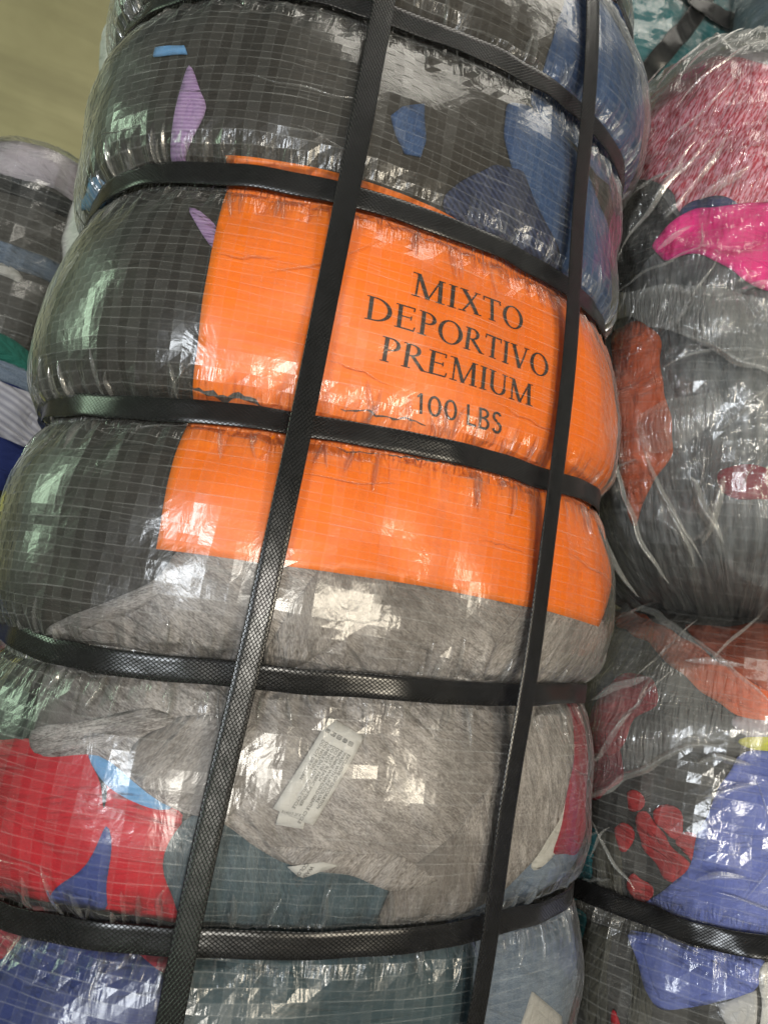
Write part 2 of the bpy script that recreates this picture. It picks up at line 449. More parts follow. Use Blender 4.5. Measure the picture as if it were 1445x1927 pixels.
def ribbon(name, P, N, width, mat, parent, thick=.0009, label=None):
    """a flat strap along points P lying on normals N"""
    P = np.asarray(P); N = np.asarray(N); N = N/np.linalg.norm(N, axis=1, keepdims=True)
    T = np.gradient(P, axis=0); T /= np.linalg.norm(T, axis=1, keepdims=True)
    B = np.cross(N, T); B /= np.linalg.norm(B, axis=1, keepdims=True)
    s = np.r_[0, np.cumsum(np.linalg.norm(np.diff(P, axis=0), axis=1))]
    prof = [(-.5, 0), (-.5, .7), (-.46, 1), (-.25, 1.0), (0, 1.0), (.25, 1.0), (.46, 1), (.5, .7), (.5, 0)]
    co = np.stack([P+B*(a*width)+N*(h*thick) for a, h in prof], 1)
    uv = np.stack([np.stack([s, np.full_like(s, a*width)], -1) for a, h in prof], 1)
    k = len(prof)
    return mesh_obj(name, co.reshape(-1, 3), grid_faces(k, len(P)), mat, parent, uv=uv.reshape(-1, 2), label=label)
def hoop(bale, h, mat, parent, width=.0150, d=.0080, label=None, name='strap', n=320, slope=0.0, u0=None, u1=None):
    us = np.linspace(-bale.per/2, bale.per/2, n) if u0 is None else np.linspace(u0, u1, n)
    vv = h+(bale.slope(h)+slope)*np.clip(us, -.17, .17)*np.where(np.abs(us) > .17, np.clip(1-(np.abs(us)-.17)/.12, 0, 1), 1)
    tw = .0006*np.sin(us*40+h*90)
    P = bale.P(us, vv+tw, d); N = bale.N(us, vv)
    return ribbon(name, P, N, width, mat, parent, label=label)
def lengthwise(bale, pts, mat, parent, width=.0130, d=.0090, label=None, name='strap', n=300, pin=0.0, ext=None):
    uv = bale.poly(pts); v = uv[:, 1]; u = uv[:, 0]
    o = np.argsort(v); v, u = v[o], u[o]
    lo, hi = bale.h0+.012, bale.h1-.012
    vs = np.linspace(lo, hi, n)
    us = np.interp(vs, v, u); 
    k = np.hanning(31); k /= k.sum(); us = np.convolve(np.pad(us, 15, mode='edge'), k, 'valid')
    P = bale.P(us, vs, d, pin); N = bale.N(us, vs, pin)
    k = np.hanning(61); k /= k.sum()
    P = np.stack([np.convolve(np.pad(P[:, i], 30, mode='reflect', reflect_type='odd'), k, 'valid') for i in range(3)], -1)
    N = np.stack([np.convolve(np.pad(N[:, i], 30, mode='edge'), k, 'valid') for i in range(3)], -1)
    return ribbon(name, P, N, width, mat, parent, label=label)
def across(bale, pts, mat, parent, width, d=.008, label=None, name='strap'):
    """a strap lying on the bale along points seen in the photograph"""
    pl = densify(bale.poly(pts), .004, closed=False)
    return ribbon(name, bale.P(pl[:, 0], pl[:, 1], d), bale.N(pl[:, 0], pl[:, 1]), width, mat, parent, label=label)

def ridge_mesh(bale, lines, mat, parent, name, label, d, kind=None):
    """raised creases of the film: each line (surface points, width, height) becomes a thin tent"""
    cos, fcs, uvs, n0 = [], [], [], 0
    for pl, w, h in lines:
        pl = np.asarray(pl); n = len(pl)
        T = np.gradient(pl, axis=0); T /= np.linalg.norm(T, axis=1, keepdims=True)+1e-9
        S = np.stack([-T[:, 1], T[:, 0]], -1); tap = np.sin(np.linspace(.05, math.pi-.05, n))**.7
        sec = [(-.5, -.0006/h), (-.12, .75), (.05, 1.0), (.2, .6), (.5, -.0006/h)]
        for a, q in sec:
            p = pl+S*(a*w*tap)[:, None]
            cos.append(bale.P(p[:, 0], p[:, 1], d+q*h*tap)); uvs.append(p)
        k = len(sec)
        for r in range(k-1):
            i = np.arange(n-1); fcs.append(np.stack([n0+r*n+i, n0+r*n+i+1, n0+(r+1)*n+i+1, n0+(r+1)*n+i], -1))
        n0 += k*n
    co = np.concatenate(cos); uv = np.concatenate(uvs)
    return mesh_obj(name, co, np.concatenate(fcs), mat, parent, uv=uv, label=label, kind=kind, vattr={'haze': np.full(len(co), .6), 'pinch': np.full(len(co), .15), 'over': np.full(len(co), .5)})
def creases(bale, pxlines, mat, parent, d, w=.006, h=.0035, label=None, name='film_crease'):
    for pts in pxlines:
        pl = densify(bale.poly(pts), .002, closed=False)
        for _ in range(6): pl[1:-1] = .5*pl[1:-1]+.25*(pl[2:]+pl[:-2])
        pl = pl+np.stack([.0006*np.sin(np.arange(len(pl))*.5), .0004*np.sin(np.arange(len(pl))*.33+1)], -1)
        ridge_mesh(bale, [(pl, w*(.7+.6*random.random()), h*(.7+.6*random.random()))], mat, parent, name, label, d)
def pleats(bale, mat, parent, umin, umax, per_strap=60, d=.0050, seed=1):
    rg = np.random.default_rng(seed); L = []
    for hs in bale.straps:
        for k in range(per_strap):
            u = rg.uniform(umin, umax); sgn = rg.choice((-1, 1)); ln = rg.uniform(.006, .022)
            n = 9; t = np.linspace(0, 1, n)
            v0 = hs+bale.slope(hs)*np.clip(u, -.17, .17)
            vv = v0+sgn*(.0078+t*ln); uu = u+rg.normal(0, .22)*ln*t+rg.normal(0, .0008)*np.sin(t*rg.uniform(2, 7))
            L.append((np.stack([uu, vv], -1), rg.uniform(.0014, .0032), rg.uniform(.0008, .0022)))
    return ridge_mesh(bale, L, mat, parent, 'film_pleats', 'short pleats of film fanning out from the straps', d, kind='stuff')

def stray_creases(bale, mat, parent, box, n, length, w, h, d, lean, seed, label):
    rg = np.random.default_rng(seed); L = []
    for k in range(n):
        ln = rg.uniform(*length); m = max(8, int(ln/.004)); t = np.linspace(0, 1, m)
        a = rg.normal(*lean); u0, v0 = rg.uniform(box[0], box[1]), rg.uniform(box[2], box[3])
        bend = rg.normal(0, .12)*ln
        pu = u0+math.cos(a)*ln*t-math.sin(a)*bend*t*t+.0007*np.sin(t*rg.uniform(6, 20)); pv = v0+math.sin(a)*ln*t+math.cos(a)*bend*t*t+.0007*np.sin(t*rg.uniform(6, 20))
        L.append((np.stack([pu, np.clip(pv, bale.h0+.01, bale.h1-.01)], -1), rg.uniform(.5, 1)*w, rg.uniform(.5, 1)*h))
    return ridge_mesh(bale, L, mat, parent, 'film_wrinkles', label, d, kind='stuff')

# ------------------------------------------------------------------ materials
M_STRAP = strap_material()
M_FILM = film_material('clear woven film')
M_FILM2 = film_material('clear woven film slack', haze=.03, line=.2, rough=.10, wrinkle=1.5, tint=(.985, .985, .98))
M_FLAP = film_material('hazy loose film', haze=.11, cell=False, rough=.09, wrinkle=1.6, gloss=1.0, tint=(1, 1, 1), broad=.35)
M_PLEAT = film_material('taut film pleats', haze=.05, cell=False, rough=.09, wrinkle=.8, gloss=1.2, tint=(1, 1, 1), broad=.1)
M_CREASE = film_material('pale film creases', haze=.13, cell=False, rough=.10, wrinkle=.8, gloss=1.4, tint=(1, 1, 1), broad=.2)
M_LOOSE = film_material('loose clear film', haze=.07, cell=False, rough=.08, wrinkle=1.5, gloss=1.0, tint=(1, 1, 1))
F = {
 'charcoal': fabric('charcoal jersey', c3(46, 42, 37), col2=c3(60, 54, 48)),
 'charcoal2': fabric('dark grey jersey', c3(74, 72, 68), col2=c3(94, 91, 86)),
 'black': fabric('black jersey', c3(32, 33, 33), col2=c3(46, 46, 45)),
 'heather': fabric('grey brown heather knit', c3(104, 98, 95), 'heather', c3(182, 176, 172), rot=.5),
 'heather2': fabric('grey brown heather knit cuff', c3(104, 98, 95), 'heather', c3(182, 176, 172), rot=-.35),
 'heather3': fabric('grey brown heather knit back', c3(104, 98, 95), 'heather', c3(182, 176, 172), rot=1.25),
 'heather4': fabric('grey brown heather knit hem', c3(104, 98, 95), 'heather', c3(182, 176, 172), rot=-.9),
 'lilac': fabric('lilac rib', c3(150, 120, 160), 'rib', c3(186, 158, 196), period=.0021, rot=.02),
 'denim': fabric('blue denim', c3(44, 68, 108), 'denim', c3(74, 100, 140), rot=.3),
 'navyrib': fabric('navy rib', c3(30, 36, 60), 'rib', c3(66, 76, 108), period=.0030, rot=.55),
 'navy': fabric('navy jersey', c3(34, 46, 98), col2=c3(46, 60, 118)),
 'blue': fabric('blue jersey', c3(58, 72, 130), col2=c3(74, 88, 150)),
 'sky': fabric('sky blue jersey', c3(96, 148, 196), col2=c3(124, 172, 214)),
 'red': fabric('red jersey', c3(176, 26, 40), col2=c3(200, 40, 52)),
 'maroon': fabric('dark red jersey', c3(140, 30, 48), col2=c3(170, 46, 62)),
 'slate': fabric('slate jersey', c3(54, 70, 78), 'heather', c3(92, 108, 114), rot=1.2),
 'slate2': fabric('dark teal jersey', c3(42, 62, 70), col2=c3(60, 82, 90)),
 'bluegrey': fabric('blue grey jersey', c3(92, 106, 124), 'heather', c3(130, 142, 156), rot=.2),
 'offwhite': fabric('off white cotton', c3(190, 188, 182), col2=c3(208, 206, 200)),
 'label': fabric('white label satin', c3(170, 168, 164), col2=c3(184, 182, 178), rough=.5, fold=.15),
 'pinkmarl': fabric('red and pink marl knit', c3(190, 24, 56), 'marl', c3(240, 176, 190), rot=1.9),
 'hotpink': fabric('hot pink jersey', c3(250, 10, 140), col2=c3(255, 40, 158)),
 'orange': fabric('orange jersey', c3(226, 100, 46), col2=c3(238, 126, 74)),
 'rust': fabric('rust orange jersey', c3(168, 84, 58), col2=c3(196, 110, 84)),
 'stripe': fabric('grey rib', c3(98, 100, 100), 'rib', c3(146, 148, 147), period=.011, rot=1.52),
 'peri': fabric('periwinkle jersey', c3(96, 108, 170), col2=c3(118, 130, 192)),
 'coral': fabric('coral print', c3(176, 62, 62), col2=c3(206, 86, 84)),
 'yellow': fabric('yellow green jersey', c3(200, 196, 60), col2=c3(214, 210, 84)),
 'teal': fabric('teal jersey', c3(20, 92, 100), col2=c3(34, 112, 118)),
 'olive': fabric('olive drab jersey', c3(74, 72, 62), 'heather', c3(106, 102, 90), rot=1.5),
 'green': fabric('green jersey', c3(32, 92, 80), col2=c3(42, 106, 94)),
 'wrib': fabric('pale grey rib', c3(150, 150, 162), 'rib', c3(206, 206, 214), period=.007, rot=.3),
 'pale': fabric('pale mauve grey cotton', c3(172, 164, 170), col2=c3(188, 180, 186)),
}
def sheet_material():
    t = NT('orange printed sheet'); uv = t.uv()
    n = t.noise(t.mapping(uv, (8, 300, 1)), 1.0, 3, .6)
    c = t.mix(t.ramp(n, .3, .8), c3(220, 108, 0), c3(229, 118, 1))
    cr = t.noise(uv, 16, 3, .5, .5)
    p = t.n('ShaderNodeBsdfPrincipled', {'Base Color': c, 'Roughness': .42, 'Normal': t.bump(cr, .35, .003), 'Specular IOR Level': .35})
    return t.done(p)
M_SHEET = sheet_material()
def ink(name, col):
    t = NT(name); uv = t.uv()
    n = t.ramp(t.noise(uv, 1400, 2, .6), .62, .8)
    return t.done(t.n('ShaderNodeBsdfPrincipled', {'Base Color': t.mix(n, col, tuple(x*2+.01 for x in col)), 'Roughness': .6, 'Specular IOR Level': .2}))
M_INK = ink('black ink', (.028, .020, .016)); M_INK2 = ink('grey ink', (.06, .06, .06))

# ------------------------------------------------------------------ the strapped bale in front
main = Bale(a=.19, b=.15, n=2.5, h0=-.47, h1=.48, straps=[-.345, -.221, -.100, .0245, .1475, .2595, .375], loc=(0, .135, 0), lump=.0016, pinch=(.0045, .012),
            secscale=([-.45, -.28, -.16, -.04, .09, .205, .28, .42], [.016, .016, .008, .003, -.006, -.033, -.009, -.002], [.012, .012, .012, .014, .015, .016, .02, .02]),
            slopes=((0.03, .15), (.05, 0)))
bale_o = thing('clothing_bale', 'large clear-wrapped bale of used clothes with an orange printed sheet and black straps', 'bale', (0, .135, -.47), 'strapped clothing bales')
core(main, 'garment', F['charcoal'], bale_o, label='charcoal grey jersey garment filling the bale')
def cloth(pts, key, label, d=.0008, wob=.0006, name='garment', **kw):
    return patch(main, name, main.poly(pts), F[key], bale_o, d=d, wob=wob, label=label, **kw)
# upper swellings
cloth([(1075, -60), (1045, 60), (1020, 140), (1000, 190), (1040, 240), (1085, 262), (1130, 330), (1165, 350, .03), (1210, 180, .06), (1200, 20, .06), (1180, -60, .06)], 'denim', 'blue denim garment at the top right of the bale')
cloth([(738, 212), (762, 196), (800, 190), (803, 262), (796, 292), (765, 284), (748, 250)], 'denim', 'small patch of blue denim', d=.0006, sharp=True, step=.003, wob=.0003)
cloth([(955, 185), (1000, 195), (1060, 240), (1080, 270), (1130, 380), (1148, 470, .05), (1140, 560, .05), (1100, 590, .02), (1050, 500), (1000, 380), (962, 310), (950, 240)], 'denim', 'blue denim garment beside the right strap', d=.0006)
cloth([(826, 372), (880, 335), (935, 303), (985, 318), (1005, 370), (1040, 440), (1060, 500), (1062, 560), (980, 520), (900, 450), (845, 410)], 'navyrib', 'navy ribbed cuff', d=.0014)
cloth([(354, 114), (372, 160), (389, 197), (372, 235), (350, 290), (330, 328), (318, 330), (322, 250), (333, 180), (345, 140)], 'lilac', 'lilac ribbed trim above the orange sheet', d=.0012, wob=.0002, soft=1)
cloth([(349, 384), (366, 388), (404, 416), (425, 470), (404, 470), (385, 442), (362, 408)], 'lilac', 'lilac ribbed trim beside the orange sheet', d=.0012, wob=.0002, soft=1)
cloth([(290, 86), (318, 82), (345, 82), (349, 97), (286, 101)], 'sky', 'narrow blue stitched tab', d=.0012, step=.003, wob=.0002, sharp=True)
cloth([(176, 330), (198, 350), (188, 400), (160, 395), (150, 370, -.02), (162, 335, -.02)], 'sky', 'pale blue cloth in the left fold', d=.0006)
# lower swellings
cloth([(0, 1235, -.03), (0, 1420, -.05), (60, 1395), (150, 1408), (265, 1515), (358, 1530), (316, 1590), (306, 1650), (345, 1745), (200, 1720), (0, 1690, -.02), (0, 1690, -.10), (0, 1235, -.10)], 'red', 'red garment at the lower left of the bale', d=.0006)
cloth([(204, 1543), (209, 1580), (205, 1640), (200, 1725), (150, 1712), (84, 1698), (120, 1666), (160, 1628), (186, 1580)], 'blue', 'blue wedge between two red folds', d=.0011)
cloth([(165, 1425), (196, 1470), (200, 1530), (190, 1490), (176, 1450)], 'black', 'thin dark fold', d=.0013, step=.003)
cloth([(356, 1530), (450, 1540), (620, 1630), (760, 1660), (770, 1760), (600, 1775), (345, 1745), (304, 1650), (315, 1590)], 'slate', 'slate grey garment above the lowest strap', d=.0009)
cloth([(940, 1660), (1010, 1600), (1075, 1560), (1072, 1640, .03), (1000, 1700), (900, 1740), (770, 1760), (760, 1690)], 'bluegrey', 'blue grey garment at the lower right', d=.0006)
cloth([(1062, 1312), (1082, 1318), (1100, 1390, .04), (1100, 1500, .04), (1050, 1620, .03), (1040, 1612), (1062, 1540), (1070, 1470), (1066, 1390)], 'maroon', 'dark red trim on the right edge', d=.0016)
cloth([(1075, 1480), (1078, 1540), (1058, 1596), (1002, 1652), (1000, 1622), (1048, 1545)], 'offwhite', 'off-white hem at the right edge', d=.0012)
cloth([(153, 1410), (186, 1411), (232, 1452), (284, 1492), (340, 1516), (300, 1528), (262, 1520), (222, 1497), (180, 1456)], 'sky', 'sky blue collar edge', d=.0018)
# big grey knit top
cloth([(80, 1190), (120, 1166), (185, 1143), (300, 1085), (330, 1030), (470, 1040), (700, 1070), (1000, 1120), (1125, 1160, .005), (1135, 1230, .03), (1085, 1285, .02),
       (1066, 1318), (1070, 1400), (1072, 1470), (1050, 1545), (1000, 1624), (930, 1690), (820, 1748), (716, 1742), (745, 1672), (640, 1640), (545, 1628), (470, 1590), (420, 1550),
       (330, 1526), (282, 1496), (230, 1455), (185, 1414), (60, 1425), (66, 1360), (72, 1320), (90, 1250)], 'heather', 'grey brown heather knit top', d=.0020, step=.005)
cloth([(62, 1424), (58, 1372), (120, 1362), (230, 1340), (300, 1336), (345, 1352), (300, 1372), (235, 1398), (160, 1412)], 'heather2', 'folded sleeve of the heather knit top', d=.0028)
cloth([(84, 1208), (80, 1186), (130, 1163), (190, 1143), (300, 1088), (316, 1110), (250, 1150), (170, 1188)], 'heather2', 'ribbed cuff of the heather knit top', d=.0027)
cloth([(1000, 1130), (1122, 1165, .004), (1132, 1235, .025), (1088, 1284, .015), (900, 1276), (930, 1210)], 'heather4', 'turned corner of the heather knit top', d=.0027)
cloth([(600, 1066), (760, 1092), (700, 1150), (640, 1200), (560, 1258), (480, 1262), (520, 1190)], 'heather3', 'fold of the heather knit top', d=.0026)
cloth([(700, 1742), (745, 1660), (860, 1560), (960, 1420), (1000, 1320), (1066, 1322), (1070, 1470), (1050, 1545), (1000, 1624), (930, 1688), (820, 1746)], 'heather3', 'hanging side of the heather knit top', d=.0026)
cloth([(500, 1590), (640, 1600), (760, 1612), (830, 1660), (740, 1676), (640, 1642), (545, 1630)], 'heather4', 'lower hem of the heather knit top', d=.0028)
cloth([(330, 1350), (440, 1340), (520, 1400), (500, 1470), (420, 1545), (330, 1524), (240, 1452), (240, 1400)], 'heather4', 'gathered front of the heather knit top', d=.0025)
# below the lowest strap
cloth([(0, 1790, -.06), (0, 1800), (50, 1752), (150, 1765), (270, 1792), (318, 1848), (300, 1927), (280, 2010), (0, 2000), (0, 2000, -.08)], 'navy', 'navy blue garment at the bottom left', d=.0010)
cloth([(0, 1738, -.05), (46, 1752), (24, 1790), (0, 1815), (0, 1815, -.05)], 'maroon', 'dark red fold at the left edge', d=.0013)
cloth([(246, 1780), (330, 1792), (326, 1838), (306, 1846), (284, 1815)], 'maroon', 'dark red fold under the strap', d=.0014)
cloth([(330, 1780), (500, 1800), (700, 1792), (900, 1765), (890, 1860), (900, 2000), (300, 2000), (318, 1870)], 'slate2', 'dark teal garment at the bottom', d=.0008)
cloth([(900, 1765), (1000, 1720), (1060, 1710, .02), (1085, 1800, .05), (1085, 1960, .05), (890, 2000), (880, 1860)], 'bluegrey', 'blue grey garment at the bottom right', d=.0007)
cloth([(1004, 1868), (1058, 1914), (1050, 1990), (970, 1960)], 'label', 'blank white label at the bottom', d=.0016, sharp=True, wob=0, name='care_label')
cloth([(0, 1270, -.02), (60, 1300), (52, 1396), (0, 1380), (0, 1380, -.03)], 'black', 'black band on the left side', d=.0015)

# orange sheet
sheet = patch(main, 'printed_sheet', main.poly([(426, 291), (530, 303), (635, 325), (760, 366), (880, 425), (990, 500), (1066, 556), (1120, 630, .012), (1148, 780, .02), (1140, 900, .02), (1142, 1060, .014), (1123, 1179), (1000, 1144), (800, 1104), (640, 1080), (480, 1058), (295, 1034), (330, 860), (372, 660), (402, 460)]),
              M_SHEET, bale_o, d=.0032, skirt=.0004, sharp=True, step=.005, label='bright orange printed sheet under the film')
def ring(cx, cy, rx, ry, ws, wt, a0, a1, n=22):
    """bowl of a letter: thick at its sides (ws), thin at top and foot (wt)"""
    q = []
    for k in range(n):
        t0 = a0+(a1-a0)*k/n; t1 = a0+(a1-a0)*(k+1)/n
        o = lambda t: (cx+rx*math.cos(t), cy+ry*math.sin(t)); i = lambda t: (cx+(rx-ws)*math.cos(t), cy+(ry-wt)*math.sin(t))
        q.append((i(t0), o(t0), o(t1), i(t1)))
    return q
def bar(x0, y0, x1, y1, w0, w1=None, n=4, horiz=True):
    """a stroke cut level at both ends (horiz) or upright"""
    w1 = w0 if w1 is None else w1; q = []
    for k in range(n):
        f0, f1 = k/n, (k+1)/n
        xa, ya, wa = x0+(x1-x0)*f0, y0+(y1-y0)*f0, w0+(w1-w0)*f0
        xb, yb, wb = x0+(x1-x0)*f1, y0+(y1-y0)*f1, w0+(w1-w0)*f1
        if horiz: q.append(((xa-wa/2, ya), (xa+wa/2, ya), (xb+wb/2, yb), (xb-wb/2, yb)))
        else: q.append(((xa, ya-wa/2), (xb, yb-wb/2), (xb, yb+wb/2), (xa, ya+wa/2)))
    return q
TK, TN, SF = .115, .052, .038
def serif(x, y, w): return bar(x-w/2, y, x+w/2, y, SF, n=2, horiz=False)
def stem(x, w=TK, top=True, foot=True, sw=.26):
    q = bar(x, 0, x, 1, w)
    if foot: q += serif(x, SF/2, sw)
    if top: q += serif(x, 1-SF/2, sw)
    return q
H = math.pi/2
def glyph(ch):
    if ch == 'I': return stem(.14), .28
    if ch == 'M': return (bar(.14, 0, .17, 1, .05)+serif(.14, SF/2, .22)+bar(.17, 1, .47, 0, .12)+bar(.47, 0, .80, 1, .05)+bar(.82, 0, .80, 1, TK)+serif(.83, SF/2, .27)+serif(.84, 1-SF/2, .20)+serif(.10, 1-SF/2, .18)), 1.0
    if ch == 'X': return (bar(.14, 1, .62, 0, .135)+bar(.60, 1, .14, 0, .055)+serif(.15, 1-SF/2, .26)+serif(.61, 1-SF/2, .22)+serif(.13, SF/2, .22)+serif(.63, SF/2, .26)), .76
    if ch == 'T': return (stem(.36, top=False)+bar(.03, .972, .69, .972, .056, n=4, horiz=False)+bar(.045, .80, .06, .98, .035, n=2)+bar(.675, .80, .66, .98, .035, n=2)), .72
    if ch == 'O': return ring(.42, .5, .40, .52, .125, .05, 0, 2*math.pi, 40), .84
    if ch == 'D': return (stem(.15)+ring(.26, .5, .50, .5, .125, .05, -H, H, 26)+bar(.15, .975, .27, .975, .05, n=2, horiz=False)+bar(.15, .025, .27, .025, .05, n=2, horiz=False)), .80
    if ch == 'P': return (stem(.15)+ring(.27, .745, .28, .255, .115, .045, -H, H, 20)+bar(.15, .977, .28, .977, .046, n=2, horiz=False)+bar(.15, .512, .28, .512, .046, n=2, horiz=False)), .58
    if ch == 'R': return (stem(.15)+ring(.27, .755, .26, .245, .11, .045, -H, H, 20)+bar(.15, .977, .28, .977, .046, n=2, horiz=False)+bar(.15, .53, .28, .53, .046, n=2, horiz=False)+bar(.30, .53, .66, 0, .125)+serif(.68, SF/2, .18)), .70
    if ch == 'E': return (stem(.15)+bar(.15, .972, .55, .972, .05, n=3, horiz=False)+bar(.15, .52, .48, .52, .045, n=3, horiz=False)+bar(.15, .028, .58, .028, .054, n=3, horiz=False)+bar(.54, .82, .55, .98, .036, n=2)+bar(.47, .43, .475, .61, .034, n=2)+bar(.60, .19, .57, .02, .036, n=2)), .64
    if ch == 'V': return (bar(.12, 1, .40, 0, .125)+bar(.66, 1, .40, 0, .05)+serif(.13, 1-SF/2, .26)+serif(.66, 1-SF/2, .22)), .76
    if ch == 'U': return (bar(.15, .34, .15, 1, TK)+serif(.15, 1-SF/2, .26)+bar(.66, .34, .66, 1, .055)+serif(.66, 1-SF/2, .22)+ring(.405, .34, .3125, .36, .12, .06, math.pi, 2*math.pi, 24)), .80
    return [], .35
SW = .125
def glyph_sans(ch):
    if ch == '1': return (bar(.24, 0, .24, 1, SW)+bar(.06, .80, .24, .94, .12, n=2, horiz=False)), .46
    if ch == '0': return ring(.32, .5, .30, .51, SW, .115, 0, 2*math.pi, 34), .66
    if ch == 'L': return (bar(.13, 0, .13, 1, SW)+bar(.13, .058, .55, .058, .116, horiz=False)), .58
    if ch == 'B': return (bar(.13, 0, .13, 1, SW)+ring(.34, .76, .25, .24, SW, .11, -H, H, 16)+ring(.34, .275, .29, .275, SW, .11, -H, H, 16)+bar(.13, .945, .36, .945, .11, n=2, horiz=False)+bar(.13, .53, .36, .53, .09, n=2, horiz=False)+bar(.13, .055, .36, .055, .11, n=2, horiz=False)), .68
    if ch == 'S': return (ring(.31, .755, .25, .255, .12, .115, .35, 3*H, 22)+ring(.31, .265, .27, .275, .12, .115, -math.pi+.35, H, 22)), .64
    return [], .3
def word(text, bl, br, tl, gl, name='printed_word', label=None, track=.035):
    """lettering printed on the sheet: left foot, right foot and left top of the line as seen"""
    o = main.pick(*bl); ex = main.pick(*br)-o; ey = main.pick(*tl)-o
    quads = []; x = 0
    for ch in text:
        g, w = gl(ch)
        for q in g: quads.append([(p[0]+x, p[1]) for p in q])
        x += w+track
    tot = x-track
    uv = np.array([[o+ex*(p[0]/tot)+ey*p[1] for p in q] for q in quads])       # (n,4,2)
    n = len(uv); off = .0036+np.arange(n)[:, None]*1e-6*np.ones((1, 4))
    co = main.P(uv[..., 0], uv[..., 1], off).reshape(-1, 3)
    return mesh_obj(name, co, np.arange(4*n).reshape(-1, 4), M_INK, sheet, uv=uv.reshape(-1, 2), smooth=False, label=label)
word('MIXTO', (770, 556), (981, 626), (775, 513), glyph, label='black serif word MIXTO')
word('DEPORTIVO', (683, 600), (1027, 714), (689, 556), glyph, label='black serif word DEPORTIVO')
word('PREMIUM', (711, 678), (1000, 767), (718, 632), glyph, label='black serif word PREMIUM')
word('100 LBS', (780, 777), (941, 818), (781, 738), glyph_sans, label='black weight mark 100 LBS', track=.06)

# ragged splits in the sheet where grey cloth shows
def tear(pts, w, seed, label):
    rg = np.random.default_rng(seed)
    pl = densify(main.poly(pts), .0022, closed=False); n = len(pl)
    j = np.cumsum(rg.normal(0, .0005, n)); j -= np.linspace(j[0], j[-1], n); pl[:, 1] += j+rg.normal(0, .0003, n)
    hw = w*(.25+.75*rg.random(n))*np.sin(np.linspace(.12, math.pi-.12, n))**.6
    up = pl+np.stack([0*hw, hw], -1); dn = pl-np.stack([0*hw, hw*.9], -1)
    uv = np.concatenate([up, dn]); co = main.P(uv[:, 0], uv[:, 1], .00375)
    f = np.array([(i+n, i+1+n, i+1, i) for i in range(n-1)])
    mesh_obj('tear', co, f, F['charcoal2'], sheet, uv=uv, label=label)
tear([(357, 722), (385, 733), (430, 742), (470, 752), (500, 765)], .0016, 3, 'ragged split at the left edge of the sheet')
tear([(640, 768), (690, 773), (730, 790), (770, 792), (800, 800)], .0007, 5, 'fine split above the middle strap')
tear([(600, 822), (650, 845), (720, 858), (800, 868), (860, 872), (930, 884), (1015, 910)], .0006, 8, 'long fine split below the middle strap')
tear([(1052, 918), (1085, 928), (1108, 946)], .0009, 9, 'short split at the right edge')

# care labels on the knit top
def corners(pts): return [main.pick(*p) for p in pts]
def printed(text, o, ex, ey, size, parent, d, align=0.0, label=None):
    cu = bpy.data.curves.new('t', 'FONT'); cu.body = text; cu.size = 1.0; cu.resolution_u = 2
    ob = bpy.data.objects.new('t', cu); COL.objects.link(ob)
    dg = bpy.context.evaluated_depsgraph_get(); me = ob.evaluated_get(dg).to_mesh()
    me.calc_loop_triangles()
    co = np.array([v.co[:2] for v in me.vertices]); tri = np.array([t.vertices[:] for t in me.loop_triangles])
    ob.evaluated_get(dg).to_mesh_clear(); bpy.data.objects.remove(ob); bpy.data.curves.remove(cu)
    uv = o+np.outer(co[:, 0]*size, ex)+np.outer(co[:, 1]*size, ey)
    return mesh_obj('print', main.P(uv[:, 0], uv[:, 1], d), tri, M_INK2, parent, uv=uv, smooth=False, label=label)
tag = cloth([(620, 1349), (684, 1387), (588, 1553), (513, 1521)], 'label', 'white care label with washing instructions', d=.0034, sharp=True, wob=0, skirt=.0003, name='care_label')
tl, tr_, br_, bl_ = corners([(684, 1387), (588, 1553), (513, 1521), (620, 1349)])   # text runs from the upper right edge down
ax = unit(tr_-tl); ay = np.array([-ax[1], ax[0]])
Lx = np.linalg.norm(tr_-tl); Ly = abs((bl_-tl)@ay)
lines = ['EXCLUSIVE OF DECORATION', 'WASH WITH LIKE COLORS', 'MACHINE WASH COLD GENTLE CYCLE', 'DO NOT BLEACH', 'DO NOT USE FABRIC SOFTENER', 'TUMBLE DRY LOW GENTLE CYCLE', 'DO NOT IRON', 'DO NOT DRY CLEAN']
for i, s_ in enumerate(lines):
    printed(s_, tl+ax*Lx*.23-ay*Ly*(.17+.103*i), ax, ay, Ly*.112, tag, .0037)
def symbols(o, ex, ey, sz, n, parent, d):
    q = []
    for k in range(n):
        x = k*1.55
        g = ring(.5, .5, .5, .5, .13, .13, 0, 2*math.pi, 14) if k in (0, 3) else bar(0, .06, 1, .06, .13, n=1, horiz=False)+bar(0, .94, 1, .94, .13, n=1, horiz=False)+bar(.06, 0, .06, 1, .13, n=1)+bar(.94, 0, .94, 1, .13, n=1)
        if k in (0, 1, 3): g = g+bar(.1, 0, .9, 1, .13, n=1)+bar(.9, 0, .1, 1, .13, n=1)
        else: g = g+ring(.5, .5, .22, .22, .1, .1, 0, 2*math.pi, 10)
        q += [[(p[0]+x, p[1]) for p in f] for f in g]
    uv = np.array([[o+ex*(p[0]*sz)+ey*(p[1]*sz) for p in f] for f in q]); m = len(uv)
    co = main.P(uv[..., 0], uv[..., 1], d+np.arange(m)[:, None]*1e-6*np.ones((1, 4))).reshape(-1, 3)
    mesh_obj('care_symbols', co, np.arange(4*m).reshape(-1, 4), M_INK2, parent, uv=uv.reshape(-1, 2), smooth=False)
symbols(tl+ax*Lx*.155-ay*Ly*.93, ay, -ax, Ly*.105, 5, tag, .0037)
